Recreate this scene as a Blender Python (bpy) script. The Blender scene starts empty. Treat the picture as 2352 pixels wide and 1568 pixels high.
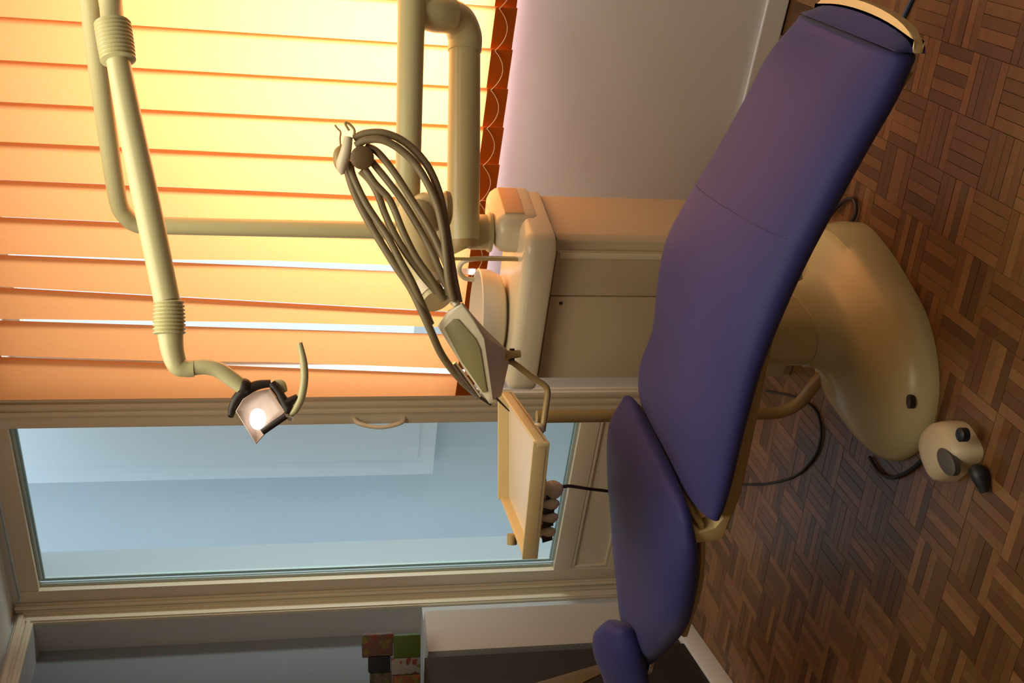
import bpy, bmesh, math, random
import numpy as np
from mathutils import Vector, Matrix
random.seed(7)
C = bpy.context.scene.collection
SC = bpy.context.scene

# ------------------------------------------------------------------ camera
CAM_H, PITCH, FPX = 1.5, math.radians(11), 2500.0
FW = Vector((0, math.cos(PITCH), -math.sin(PITCH)))
UP = Vector((0, math.sin(PITCH), math.cos(PITCH)))
RT = Vector((1, 0, 0))
CAM = Vector((0, 0, CAM_H))
cd = bpy.data.cameras.new('camera'); cam = bpy.data.objects.new('camera', cd); C.objects.link(cam)
cd.sensor_fit = 'HORIZONTAL'; cd.sensor_width = 36.0; cd.lens = 36.0*FPX/2352.0
cd.clip_start = 0.02; cd.clip_end = 200
m = Matrix((-UP, RT, -FW)).transposed().to_4x4(); m.translation = CAM     # the photograph lies on its side
cam.matrix_world = m
SC.camera = cam

# ------------------------------------------------------------------ exposure, sky, daylight, added fills
SC.view_settings.view_transform = 'Standard'; SC.view_settings.look = 'None'
SC.view_settings.gamma = 1.0; SC.view_settings.use_curve_mapping = False
SC.view_settings.exposure = 0.0
w = bpy.data.worlds.new('sky'); SC.world = w; w.use_nodes = True
bg = w.node_tree.nodes['Background']
bg.inputs[0].default_value = (0.80, 0.89, 1.0, 1); bg.inputs[1].default_value = 1.4

WQ = Vector((1.05, 3.2, 0)); WD = Vector((-.8192, .5736, 0)); WN = Vector((.5736, .8192, 0))
def wp(s, o, z):
    """point on / before the window wall: s along it, o out into the room, z up"""
    return WQ + WD*s - WN*o + Vector((0, 0, z))

def area(name, loc, target, sx, sy, power, col):
    l = bpy.data.lights.new(name, 'AREA'); l.shape = 'RECTANGLE'; l.size = sx; l.size_y = sy
    l.energy = power; l.color = col
    o = bpy.data.objects.new(name, l); C.objects.link(o); o.location = loc
    o.rotation_euler = (Vector(target)-Vector(loc)).to_track_quat('-Z', 'Y').to_euler()
    return o
area('daylight_window', wp(.05, -.75, 1.18), wp(.15, 0, 1.25), .8, .8, 112, (1.0, .95, .86))
area('added_wall_strip', wp(.41, .030, .93), wp(.41, .012, .5), 2.1, .02, 2.3, (.80, .79, 1.0))  # hidden strip light added behind the blind to brighten the wall below it
area('added_ceiling_fill', wp(-.1, 1.7, 2.60), wp(-.1, 1.7, 0), 1.6, 1.6, 32, (1.0, .95, .74))  # unseen soft light added overhead as general fill for the room

# ------------------------------------------------------------------ helpers
def px_on(x, y, q, n):
    """point where the sight line through photo pixel (x,y) meets a plane"""
    r = FW*FPX + RT*(784-y) - UP*(x-1176)
    t = (Vector(q)-CAM).dot(n)/r.dot(n)
    return CAM + r*t
def atY(x, y, Y): return px_on(x, y, (0, Y, 0), Vector((0, 1, 0)))
def atZ(x, y, Z): return px_on(x, y, (0, 0, Z), Vector((0, 0, 1)))
def project(P):
    d = Vector(P)-CAM; z = d.dot(FW)
    return 1176-FPX*d.dot(UP)/z, 784-FPX*d.dot(RT)/z

def mat(name, col, rough=.5, spec=.5, metal=0, noise=None, bump=None, coat=0, sheen=0):
    mt = bpy.data.materials.new(name); mt.use_nodes = True
    nt = mt.node_tree; p = nt.nodes['Principled BSDF']
    p.inputs['Base Color'].default_value = (*col, 1); p.inputs['Roughness'].default_value = rough
    p.inputs['Specular IOR Level'].default_value = spec; p.inputs['Metallic'].default_value = metal
    p.inputs['Coat Weight'].default_value = coat; p.inputs['Sheen Weight'].default_value = sheen
    if noise or bump:
        tc = nt.nodes.new('ShaderNodeTexCoord')
    if noise:
        sc, amt = noise
        n = nt.nodes.new('ShaderNodeTexNoise'); n.inputs['Scale'].default_value = sc; n.inputs['Detail'].default_value = 6
        nt.links.new(tc.outputs['Object'], n.inputs['Vector'])
        mx = nt.nodes.new('ShaderNodeMix'); mx.data_type = 'RGBA'
        mx.inputs[6].default_value = (*[c*(1-amt) for c in col], 1)
        mx.inputs[7].default_value = (*[min(1, c*(1+amt)) for c in col], 1)
        nt.links.new(n.outputs['Fac'], mx.inputs[0]); nt.links.new(mx.outputs[2], p.inputs['Base Color'])
    if bump:
        sc, amt = bump
        n = nt.nodes.new('ShaderNodeTexNoise'); n.inputs['Scale'].default_value = sc; n.inputs['Detail'].default_value = 3
        nt.links.new(tc.outputs['Object'], n.inputs['Vector'])
        b = nt.nodes.new('ShaderNodeBump'); b.inputs['Strength'].default_value = amt; b.inputs['Distance'].default_value = .002
        nt.links.new(n.outputs['Fac'], b.inputs['Height']); nt.links.new(b.outputs[0], p.inputs['Normal'])
    return mt

def mesh_obj(name, bm, mt, parent=None, smooth=True, angle=40):
    bmesh.ops.recalc_face_normals(bm, faces=bm.faces)
    me = bpy.data.meshes.new(name); bm.to_mesh(me); bm.free()
    return link(name, me, mt, parent, smooth, angle)
def link(name, me, mt, parent=None, smooth=True, angle=40):
    if mt is not None and not me.materials: me.materials.append(mt)
    if smooth and len(me.polygons):
        me.polygons.foreach_set('use_smooth', [True]*len(me.polygons))
        me.set_sharp_from_angle(angle=math.radians(angle))
    o = bpy.data.objects.new(name, me); C.objects.link(o)
    if parent is not None: adopt(o, parent)
    return o
def adopt(o, parent):
    o.parent = parent
    off = parent.location if parent.type == 'EMPTY' else Vector((0, 0, 0))     # meshes are built in world space
    o.matrix_parent_inverse = Matrix.Translation(-off)
def tag(o, label=None, cat=None, group=None, kind=None):
    if label: o['label'] = label
    if cat: o['category'] = cat
    if group: o['group'] = group
    if kind: o['kind'] = kind
    return o
def thing(name, loc, label, cat, group=None):
    o = bpy.data.objects.new(name, None); C.objects.link(o); o.location = loc
    o.empty_display_size = .05
    return tag(o, label, cat, group)
def struct(name, bm, mt, parent=None, smooth=False):
    o = mesh_obj(name, bm, mt, parent, smooth)
    if parent is None: o['kind'] = 'structure'
    return o

def hexa(bm, c8, bevel=0, seg=2):
    """solid from 8 corners: 4 bottom then 4 top"""
    v = [bm.verts.new(c) for c in c8]
    fs = [bm.faces.new([v[i] for i in f]) for f in ((0,3,2,1),(4,5,6,7),(0,1,5,4),(1,2,6,5),(2,3,7,6),(3,0,4,7))]
    if bevel:
        es = list({e for f in fs for e in f.edges})
        bmesh.ops.bevel(bm, geom=es, offset=bevel, segments=seg, profile=.6, affect='EDGES')
    return fs
def wbox(bm, s0, s1, o0, o1, z0, z1, bevel=0, seg=2):
    hexa(bm, [wp(s0,o0,z0),wp(s1,o0,z0),wp(s1,o1,z0),wp(s0,o1,z0),wp(s0,o0,z1),wp(s1,o0,z1),wp(s1,o1,z1),wp(s0,o1,z1)], bevel, seg)
def wb(*a, **k):
    bm = bmesh.new(); wbox(bm, *a, **k); return bm
def prism(bm, poly, vec, bevel=0, seg=2):
    a = [bm.verts.new(Vector(p)) for p in poly]; b = [bm.verts.new(Vector(p)+Vector(vec)) for p in poly]
    n = len(poly); fs = [bm.faces.new(a[::-1]), bm.faces.new(b)]
    for i in range(n): fs.append(bm.faces.new([a[i], a[(i+1) % n], b[(i+1) % n], b[i]]))
    if bevel:
        es = list({e for f in fs for e in f.edges})
        bmesh.ops.bevel(bm, geom=es, offset=bevel, segments=seg, profile=.6, affect='EDGES')
def cr(pts, k=6):
    """smooth curve through points (any dimension)"""
    P = [np.array(p, float) for p in pts]; out = []
    for i in range(len(P)-1):
        p0 = P[i-1] if i else 2*P[0]-P[1]; p3 = P[i+2] if i+2 < len(P) else 2*P[-1]-P[-2]
        p1, p2 = P[i], P[i+1]
        for j in range(k):
            t = j/k
            out.append(.5*(2*p1+(p2-p0)*t+(2*p0-5*p1+4*p2-p3)*t*t+(3*p1-p0-3*p2+p3)*t**3))
    out.append(P[-1]); return out
def loft(bm, rings, cap=True):
    V = [[bm.verts.new(Vector(p)) for p in r] for r in rings]; n = len(V[0])
    for a, b in zip(V, V[1:]):
        for i in range(n): bm.faces.new([a[i], a[(i+1) % n], b[(i+1) % n], b[i]])
    if cap: bm.faces.new(V[0][::-1]); bm.faces.new(V[-1])
def tube(bm, pts, r, n=14, k=6, smooth=True, ry=None):
    """round bar along a smooth path; r a number or one per given point"""
    if np.ndim(r) == 0: r = [r]*len(pts)
    Q = [list(p)+[rr] for p, rr in zip(pts, r)]
    Q = cr(Q, k) if smooth and len(Q) > 2 else [np.array(q, float) for q in Q]
    P = [Vector(q[:3]) for q in Q]; R = [q[3] for q in Q]
    T = [(P[min(i+1, len(P)-1)]-P[max(i-1, 0)]).normalized() for i in range(len(P))]
    a = T[0].orthogonal().normalized(); rings = []
    for i in range(len(P)):
        a = (a-T[i]*a.dot(T[i])).normalized(); b = T[i].cross(a)
        rings.append([P[i]+(a*math.cos(t)+b*math.sin(t))*R[i] for t in (2*math.pi*j/n for j in range(n))])
    loft(bm, rings)
def tb(*a, **k):
    bm = bmesh.new(); tube(bm, *a, **k); return bm
def lathe(bm, c, prof, axis=Vector((0,0,1)), n=28, sx=None, sy=None):
    """prof: (radius, height) pairs along axis"""
    axis = axis.normalized()
    a = (sx if sx is not None else axis.orthogonal()).normalized(); b = axis.cross(a)
    e = sy if sy else 1.0
    loft(bm, [[Vector(c)+axis*h+(a*math.cos(t)+b*math.sin(t)*e)*max(r, 1e-4) for t in (2*math.pi*j/n for j in range(n))] for r, h in prof])
def lt(*a, **k):
    bm = bmesh.new(); lathe(bm, *a, **k); return bm
def ball(bm, c, r, scale=(1,1,1), rot=None, seg=20):
    mt = Matrix.Translation(c) @ (rot.to_matrix().to_4x4() if rot else Matrix()) @ Matrix.Diagonal((*[r*s for s in scale], 1))
    bmesh.ops.create_uvsphere(bm, u_segments=seg, v_segments=seg//2+2, radius=1, matrix=mt)

# ------------------------------------------------------------------ materials
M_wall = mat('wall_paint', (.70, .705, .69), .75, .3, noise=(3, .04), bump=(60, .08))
M_ceil = mat('ceiling_paint', (.85, .84, .78), .8)
M_frame = mat('window_paint', (.80, .70, .51), .4, .5, noise=(3, .03))
M_cream = mat('cream_enamel', (.62, .57, .31), .28, .5)
M_ivory = mat('ivory_plastic', (.80, .71, .51), .25, .5)
M_cab = mat('cabinet_laminate', (.60, .50, .33), .45, .4)
M_blue = mat('blue_leatherette', (.031, .032, .160), .6, .3, noise=(9, .12), bump=(350, .15), sheen=.12)
M_dark = mat('dark_plastic', (.025, .015, .012), .5)
M_black = mat('black_rubber', (.012, .012, .014), .5)
M_bluecord = mat('blue_cord', (.02, .05, .12), .5)
M_hose = mat('hose_rubber', (.23, .17, .085), .45)
M_tan = mat('tan_metal', (.42, .30, .12), .35)
M_tray = mat('tray_plastic', (.72, .56, .28), .35)
M_traybed = mat('tray_bed', (.72, .66, .55), .4)
M_chrome = mat('chrome', (.7, .68, .62), .2, .5, 1.0)
M_panel = mat('olive_panel', (.27, .235, .105), .4)
M_white = mat('white_enamel', (.78, .76, .70), .35)
M_skirt = mat('skirting_paint', (.70, .70, .66), .45)
M_ext = mat('outside_render', (.49, .54, .56), .9, noise=(2.2, .05))
M_extw = mat('outside_white', (.68, .72, .74), .7)
M_brown = mat('brown_veneer', (.030, .022, .014), .75, .2, noise=(6, .15))
M_wood = mat('olive_wood', (.16, .11, .04), .5, noise=(8, .2))
M_weight = mat('weight_pocket', (.50, .15, .02), .7)
M_chain = mat('bead_chain', (.9, .8, .6), .35)
M_bowl = mat('bowl_porcelain', (.80, .72, .60), .12, .6)

def fabric():
    mt = bpy.data.materials.new('orange_blind_fabric'); mt.use_nodes = True; nt = mt.node_tree
    nt.nodes.remove(nt.nodes['Principled BSDF']); out = nt.nodes['Material Output']
    tc = nt.nodes.new('ShaderNodeTexCoord'); mp = nt.nodes.new('ShaderNodeMapping')
    mp.inputs['Scale'].default_value = (260, 260, 90); nt.links.new(tc.outputs['Object'], mp.inputs['Vector'])
    n = nt.nodes.new('ShaderNodeTexNoise'); n.inputs['Scale'].default_value = 1; n.inputs['Detail'].default_value = 4
    nt.links.new(mp.outputs[0], n.inputs['Vector'])
    cols = []
    for a, b in (((.44, .13, .012), (.50, .16, .02)), ((.90, .345, .12), (.98, .415, .16))):
        mx = nt.nodes.new('ShaderNodeMix'); mx.data_type = 'RGBA'
        mx.inputs[6].default_value = (*a, 1); mx.inputs[7].default_value = (*b, 1)
        nt.links.new(n.outputs['Fac'], mx.inputs[0]); cols.append(mx)
    d = nt.nodes.new('ShaderNodeBsdfDiffuse'); t = nt.nodes.new('ShaderNodeBsdfTranslucent')
    nt.links.new(cols[0].outputs[2], d.inputs[0]); nt.links.new(cols[1].outputs[2], t.inputs[0])
    ms = nt.nodes.new('ShaderNodeMixShader'); ms.inputs[0].default_value = .5
    nt.links.new(d.outputs[0], ms.inputs[1]); nt.links.new(t.outputs[0], ms.inputs[2]); nt.links.new(ms.outputs[0], out.inputs[0])
    return mt
M_fabric = fabric()
def glass():
    mt = bpy.data.materials.new('window_glass'); mt.use_nodes = True; nt = mt.node_tree
    nt.nodes.remove(nt.nodes['Principled BSDF']); out = nt.nodes['Material Output']
    t = nt.nodes.new('ShaderNodeBsdfTransparent'); t.inputs[0].default_value = (.90, .96, .97, 1)
    g = nt.nodes.new('ShaderNodeBsdfGlossy'); g.inputs['Roughness'].default_value = .02
    fr = nt.nodes.new('ShaderNodeFresnel'); fr.inputs[0].default_value = 1.45
    ms = nt.nodes.new('ShaderNodeMixShader')
    ge = nt.nodes.new('ShaderNodeNewGeometry'); inv = nt.nodes.new('ShaderNodeMath'); inv.operation = 'SUBTRACT'; inv.inputs[0].default_value = 1
    nt.links.new(ge.outputs['Backfacing'], inv.inputs[1]); mu = nt.nodes.new('ShaderNodeMath'); mu.operation = 'MULTIPLY'
    nt.links.new(fr.outputs[0], mu.inputs[0]); nt.links.new(inv.outputs[0], mu.inputs[1])
    nt.links.new(mu.outputs[0], ms.inputs[0]); nt.links.new(t.outputs[0], ms.inputs[1]); nt.links.new(g.outputs[0], ms.inputs[2])
    nt.links.new(ms.outputs[0], out.inputs[0]); return mt
M_glass = glass()
def parquet():
    mt = bpy.data.materials.new('parquet_wood'); mt.use_nodes = True; nt = mt.node_tree; p = nt.nodes['Principled BSDF']
    tc = nt.nodes.new('ShaderNodeTexCoord'); ge = nt.nodes.new('ShaderNodeNewGeometry'); oi = nt.nodes.new('ShaderNodeObjectInfo')
    ad = nt.nodes.new('ShaderNodeMath'); ad.operation = 'ADD'
    nt.links.new(ge.outputs['Random Per Island'], ad.inputs[0]); nt.links.new(oi.outputs['Random'], ad.inputs[1])
    fr = nt.nodes.new('ShaderNodeMath'); fr.operation = 'FRACT'; nt.links.new(ad.outputs[0], fr.inputs[0])
    rp = nt.nodes.new('ShaderNodeValToRGB')
    e = rp.color_ramp.elements; e[0].color = (.105, .045, .014, 1); e[1].color = (.31, .150, .056, 1)
    x = e.new(.45); x.color = (.185, .082, .027, 1)
    nt.links.new(fr.outputs[0], rp.inputs[0])
    n = nt.nodes.new('ShaderNodeTexNoise'); n.inputs['Scale'].default_value = 45; n.inputs['Detail'].default_value = 8
    nt.links.new(ge.outputs['Position'], n.inputs['Vector'])
    mx = nt.nodes.new('ShaderNodeMix'); mx.data_type = 'RGBA'; mx.blend_type = 'MULTIPLY'; mx.inputs[0].default_value = .55
    nt.links.new(rp.outputs[0], mx.inputs[6]); nt.links.new(n.outputs['Color'], mx.inputs[7])
    nt.links.new(mx.outputs[2], p.inputs['Base Color'])
    p.inputs['Roughness'].default_value = .33; p.inputs['Specular IOR Level'].default_value = .32
    b = nt.nodes.new('ShaderNodeBump'); b.inputs['Strength'].default_value = .12; b.inputs['Distance'].default_value = .001
    nt.links.new(n.outputs['Fac'], b.inputs['Height']); nt.links.new(b.outputs[0], p.inputs['Normal'])
    return mt
M_parq = parquet()

# ------------------------------------------------------------------ room shell
S_L, S_R, O_B, Z_C = 2.62, -2.4, 5.4, 2.635
bm = bmesh.new(); wbox(bm, S_R-.2, S_L+.4, -.25, O_B+.2, -.12, -.006); floor_o = struct('floor', bm, M_parq)
# parquet: blocks of five strips, turned 25 degrees to the camera
PA = math.radians(90-25); pu = Vector((math.cos(PA), math.sin(PA), 0)); pv = Vector((-pu.y, pu.x, 0))
BL, NS = .140, 5; SW = BL/NS
def strip_bm(bm, o, along, across, dz):
    g = .0003; c = .0005; top = dz
    a0, a1, b0, b1 = g, BL-g, g, SW-g
    lo = [o+along*x+across*y+Vector((0,0,-.0058)) for x, y in ((a0,b0),(a1,b0),(a1,b1),(a0,b1))]
    mi = [o+along*x+across*y+Vector((0,0,top-c)) for x, y in ((a0,b0),(a1,b0),(a1,b1),(a0,b1))]
    hi = [o+along*x+across*y+Vector((0,0,top)) for x, y in ((a0+c,b0+c),(a1-c,b0+c),(a1-c,b1-c),(a0+c,b1-c))]
    v = [[bm.verts.new(p) for p in r] for r in (lo, mi, hi)]
    for r0, r1 in zip(v, v[1:]):
        for i in range(4): bm.faces.new([r0[i], r0[(i+1)%4], r1[(i+1)%4], r1[i]])
    bm.faces.new(v[2])
strips = []
for i in range(-45, 46):
    for j in range(-45, 46):
        o = pu*(i*BL)+pv*(j*BL)+Vector((.2, 2.9, 0))
        q = o+(pu+pv)*(BL/2)
        so = (q-WQ); s, off = so.dot(WD), -so.dot(WN)
        if not (S_R+.1 < s < S_L-.02 and .02 < off < O_B-.5) or q.y < .9: continue
        X, Y = project(q)
        for k in range(NS):
            al, ac = (pu, pv) if (i+j) % 2 == 0 else (pv, pu)
            strips.append((X, Y, q.y, o+ac*(k*SW), al, ac))
def bare(X, Y):      # floor the photo shows, not hidden by chair, base or cabinet
    if not (-20 < Y < 1590 and 1690 < X < 2365): return False
    if X < 2100-.55*Y and Y < 560: return False
    if Y < 1080 and X < 2150 and Y > 500 and not (X > 1985+ (Y-500)*.5): return False
    return X > 1640
vis = [t for t in strips if bare(t[0], t[1])]
vis.sort(key=lambda t: t[2])
chosen = set(id(t) for t in vis[:300])
base_me = {}
for key in (0, 1, 2):
    for flip in (0, 1):
        b = bmesh.new(); al, ac = (pu, pv) if not flip else (pv, pu)
        strip_bm(b, Vector((0,0,0)), al, ac, (0, .0004, -.0003)[key]); bmesh.ops.recalc_face_normals(b, faces=b.faces)
        me = bpy.data.meshes.new('parquet_strip'); b.to_mesh(me); b.free(); me.materials.append(M_parq); base_me[key, flip] = me
rest = bmesh.new()
for t in strips:
    kz = random.randrange(3)
    if id(t) in chosen:
        o = bpy.data.objects.new('parquet_strip', base_me[kz, 0 if t[4] is pu else 1]); C.objects.link(o)
        o.location = t[3]; o.parent = floor_o
    else:
        strip_bm(rest, t[3], t[4], t[5], (0, .0004, -.0003)[kz])
o = struct('parquet_field', rest, M_parq, floor_o); o['kind'] = 'stuff'

TK = .25                                                                # window wall, pierced by window and balcony door
bm = bmesh.new()
W0, W1, ZS, ZT = -.75, 1.44, .915, 2.50                                 # window opening
D0, D1, DT = 1.60, 2.56, 2.61                                           # door opening
wbox(bm, S_R-.2, W0, -TK, 0, 0, Z_C); wbox(bm, W0, W1, -TK, 0, 0, ZS); wbox(bm, W0, W1, -TK, 0, ZT, Z_C)
wbox(bm, W1, D0, -TK, 0, 0, Z_C); wbox(bm, D0, D1, -TK, 0, DT, Z_C); wbox(bm, D1, S_L+.4, -TK, 0, 0, Z_C)
wbox(bm, D0, D1, -TK, 0, 0, .05)
struct('wall_back', bm, M_wall)
bm = bmesh.new()                                                        # side wall with a shallow window niche
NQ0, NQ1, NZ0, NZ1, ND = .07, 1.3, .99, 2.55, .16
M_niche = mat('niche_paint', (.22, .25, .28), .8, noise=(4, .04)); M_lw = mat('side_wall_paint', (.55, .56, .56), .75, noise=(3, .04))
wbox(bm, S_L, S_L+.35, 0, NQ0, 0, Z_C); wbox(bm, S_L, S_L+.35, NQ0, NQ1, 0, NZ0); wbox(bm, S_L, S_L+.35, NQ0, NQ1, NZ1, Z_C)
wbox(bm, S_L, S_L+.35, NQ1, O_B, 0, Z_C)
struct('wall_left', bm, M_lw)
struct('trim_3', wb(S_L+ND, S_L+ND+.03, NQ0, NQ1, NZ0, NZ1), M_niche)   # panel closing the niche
struct('wall_right', wb(S_R-.2, S_R, -TK, O_B, 0, Z_C), M_wall)
struct('wall_front', wb(S_R, S_L+.35, O_B, O_B+.2, 0, Z_C), M_wall)
struct('ceiling', wb(S_R-.2, S_L+.4, -TK, O_B+.2, Z_C, Z_C+.15), M_ceil)
bm = wb(S_R, 1.49, 0, .014, 0, .07, bevel=.004); struct('baseboard_back', bm, M_skirt)

# window behind the blind
wf = tag(thing('window_1', wp(.4, -.1, ZS), 'window', 'window'), kind='structure'); del wf['category']; del wf['label']
for s0, s1 in ((W0, W0+.05), (W1-.05, W1)): mesh_obj('window_frame', wb(s0, s1, -.16, -.10, ZS, ZT), M_white, wf, False)
for z0, z1 in ((ZS, ZS+.05), (ZT-.05, ZT)): mesh_obj('window_frame', wb(W0+.05, W1-.05, -.16, -.10, z0, z1), M_white, wf, False)
mesh_obj('pane', wb(W0+.05, W1-.05, -.135, -.131, ZS+.05, ZT-.05), M_glass, wf, False)
mesh_obj('window_sill', wb(W0, W1, -.10, .012, ZS-.015, ZS+.004, bevel=.003), M_white, wf)

# balcony door: casing, leaf, glass, moulded lower panel, pull handle
dr = tag(thing('door_1', wp(2.08, 0, .05), 'door', 'door'), kind='structure'); del dr['category']; del dr['label']
def moulding(s0, s1, z0, z1):
    bm = bmesh.new(); wbox(bm, s0, s1, 0, .012, z0, z1, .003)
    q = (s1-s0)
    wbox(bm, s0+.06*q, s0+.30*q, .012, .026, z0, z1, .006); wbox(bm, s0+.42*q, s0+.66*q, .012, .022, z0, z1, .006)
    wbox(bm, s0+.78*q, s0+.98*q, .012, .018, z0, z1, .004); return bm
mesh_obj('door_casing', moulding(1.494, 1.60, 0, 2.63), M_frame, dr)
bm = moulding(2.565, 2.62, 0, 2.625); mesh_obj('door_casing', bm, M_frame, dr)
lf0, lf1 = 1.603, 2.560
for s0, s1 in ((lf0, 1.660), (2.497, lf1)): mesh_obj('door_stile', wb(s0, s1, -.045, .004, .05, 2.60, bevel=.004), M_frame, dr)
for z0, z1 in ((2.525, 2.60), (.05, .17), (.335, .415)): mesh_obj('door_rail', wb(1.660, 2.497, -.045, .002, z0, z1, bevel=.004), M_frame, dr)
mesh_obj('door_panel', wb(1.660, 2.497, -.03, -.012, .17, .335), M_frame, dr)
bm = bmesh.new()
for z0, z1 in ((.17, .185), (.32, .335)): wbox(bm, 1.660, 2.497, -.014, -.001, z0, z1, .004)
for s0, s1 in ((1.66, 1.675), (2.482, 2.497)): wbox(bm, s0, s1, -.014, -.001, .185, .32, .004)
mesh_obj('panel_moulding', bm, M_frame, dr)
M_bead = mat('glazing_bead', (.50, .60, .58), .35)
bm = bmesh.new()
for e, o in ((0, -.020), (.016, -.030)):
    wbox(bm, 2.482-e*1.3, 2.497-e*1.3, o-.012, o, .415, 2.525, .003); wbox(bm, 1.66, 2.46, o-.012, o, 2.513-e*.6, 2.525-e*.6, .003)
    wbox(bm, 1.66, 2.46, o-.012, o, .415+e*.4, .427+e*.4, .003)
mesh_obj('glazing_bead', bm, M_bead, dr)
mesh_obj('pane', wb(1.655, 2.50, -.026, -.023, .41, 2.53), M_glass, dr, False)
hz = [wp(1.632, .004, 1.42), wp(1.634, .030, 1.405), wp(1.640, .046, 1.35), wp(1.640, .046, 1.30), wp(1.634, .030, 1.245), wp(1.632, .004, 1.232)]
hd = mesh_obj('door_handle', tb([h+Vector((0,0,-.118)) for h in hz], [.008,.009,.008,.008,.009,.008], n=12), M_ivory, dr)
struct('trim_4', wb(2.545, 2.56, -.26, -.047, .05, 2.60), mat('outer_reveal', (.42, .47, .50), .8))
# niche casing on the side wall next to the corner
bm = bmesh.new(); wbox(bm, S_L-.012, S_L, .0, .068, 0, 2.62, .003); wbox(bm, S_L-.024, S_L-.010, .012, .03, 0, 2.60, .004); wbox(bm, S_L-.02, S_L-.010, .045, .064, 0, 2.58, .004)
struct('trim_1', bm, M_frame, smooth=True)
bm = bmesh.new(); wbox(bm, S_L-.012, S_L, .068, 1.4, 2.55, 2.62, .003); wbox(bm, S_L-.024, S_L-.010, .03, 1.4, 2.59, 2.61, .004); wbox(bm, S_L-.02, S_L-.010, .06, 1.4, 2.56, 2.575, .004)
struct('trim_2', bm, M_frame, smooth=True)

# ------------------------------------------------------------------ outside
struct('exterior_ground', wb(-6, 8, -9, -TK, -.2, -.02), mat('balcony_concrete', (.55, .54, .50), .9, noise=(5, .08)))
struct('exterior_wall', wb(1.96, 6.0, -1.03, -.95, -.02, 3.6), M_ext)
nw = thing('shuttered_window', wp(2.3, -.9, .85), 'white shuttered window on the pale blue wall outside the glass door', 'window')
mesh_obj('frame', wb(2.10, 2.70, -.95, -.86, .845, 3.3, bevel=.008), M_extw, nw)
mesh_obj('shutter', wb(2.02, 2.585, -.86, -.845, .93, 3.3, bevel=.004), M_extw, nw)

# ------------------------------------------------------------------ vertical blind
bl = thing('vertical_blind', wp(.4, .05, .87), 'orange fabric vertical blind glowing in front of the window', 'blind')
BT = [.137-.1275*k for k in range(7, 0, -1)]+[.137, .262, .388, .514, .640, .769, .905, 1.032, 1.154, 1.306, 1.488]   # strip edges near the rail
BB = [.150-.1275*k for k in range(7, 0, -1)]+[.150, .275, .402, .530, .660, .800, .940, 1.092, 1.190, 1.360, 1.488]   # and near the floor
HEM = .936
GAP = {13: .012, 15: .016, 16: .009}
def strip_edge(i, z):
    u = (2.2-z)/1.01; return BT[i]+(BB[i]-BT[i])*u
for k in range(len(BT)-1):
    rows = []
    for z in (.870, 1.2, 1.6, 1.95, 2.57):
        s0 = strip_edge(k, z); g = GAP.get(k+1, 0)*min(1, max(0, (2.15-z)/.7))
        s1 = strip_edge(k+1, z) + (.010 if g == 0 else .010-g*1.6 if g < .004 else -g)
        if k == len(BT)-2: s1 = 1.488
        rows.append((z, s0, s1))
    bm = bmesh.new()
    A = [[bm.verts.new(wp(a+(b-a)*u, .056+.020*(1-u), z)) for u in (0, .25, .5, .75, 1)] for z, a, b in rows]
    for r0, r1 in zip(A, A[1:]):
        for i in range(4): bm.faces.new([r0[i], r0[i+1], r1[i+1], r1[i]])
    sl = mesh_obj('slat', bm, M_fabric, bl, False)
    z, a, b = rows[0]
    bm = bmesh.new()
    hexa(bm, [wp(a+.001,.0750,.871), wp(b-.001,.0555,.871), wp(b-.001,.0530,.871), wp(a+.001,.0725,.871),
              wp(a+.001,.0750,HEM), wp(b-.001,.0555,HEM), wp(b-.001,.0530,HEM), wp(a+.001,.0725,HEM)])
    mesh_obj('bottom_weight', bm, M_weight, sl, False)
    if k < len(BT)-2:
        p = wp(a+.004, .080, .925); q = wp(strip_edge(k+1, .925)+.004, .080, .925)
        pts = [p.lerp(q, t)+Vector((0, 0, -.030*4*t*(1-t))) for t in np.linspace(0, 1, 9)]
        mesh_obj('bead_chain', tb(pts, .0011, n=6, k=2), M_chain, bl)
mesh_obj('head_rail', wb(-.78, 1.488, .0, .09, 2.57, 2.615, bevel=.004), M_white, bl)

# ------------------------------------------------------------------ spittoon cabinet (parallel to the window wall)
C0 = Vector((.28, 2.9, 0))
def cp(a, b, z): return C0+WD*a+WN*b+Vector((0, 0, z))
def cbox(bm, a0, a1, b0, b1, z0, z1, bevel=0, seg=2):
    hexa(bm, [cp(a0,b0,z0),cp(a1,b0,z0),cp(a1,b1,z0),cp(a0,b1,z0),cp(a0,b0,z1),cp(a1,b0,z1),cp(a1,b1,z1),cp(a0,b1,z1)], bevel, seg)
def cb(*a, **k):
    bm = bmesh.new(); cbox(bm, *a, **k); return bm
cabt = thing('spittoon_cabinet', cp(.235, .13, 0), 'tan dental cabinet with spittoon bowl standing behind the blue chair', 'cabinet')
bm = bmesh.new()
body = [(.03, .0), (.47, .0), (.47, .256), (0, .256), (0, .03), (.009, .009)]
prism(bm, [cp(a, b, .0) for a, b in body], (0, 0, .816), .004); mesh_obj('cabinet_body', bm, M_cab, cabt)
mesh_obj('side_door', cb(.032, .175, -.012, .0, .03, .808, bevel=.003), M_cab, cabt)
d2 = mesh_obj('front_door', cb(.179, .466, -.012, .0, .03, .808, bevel=.003), M_cab, cabt)
mesh_obj('lock', lt(cp(.20, -.012, .775), [(.0, 0), (.005, 0), (.005, .003), (0, .003)], axis=-WN, n=12), M_dark, d2)
mesh_obj('edge_strip', cb(.034, .052, -.016, -.012, .03, .80, bevel=.002), M_ivory, cabt)
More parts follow.
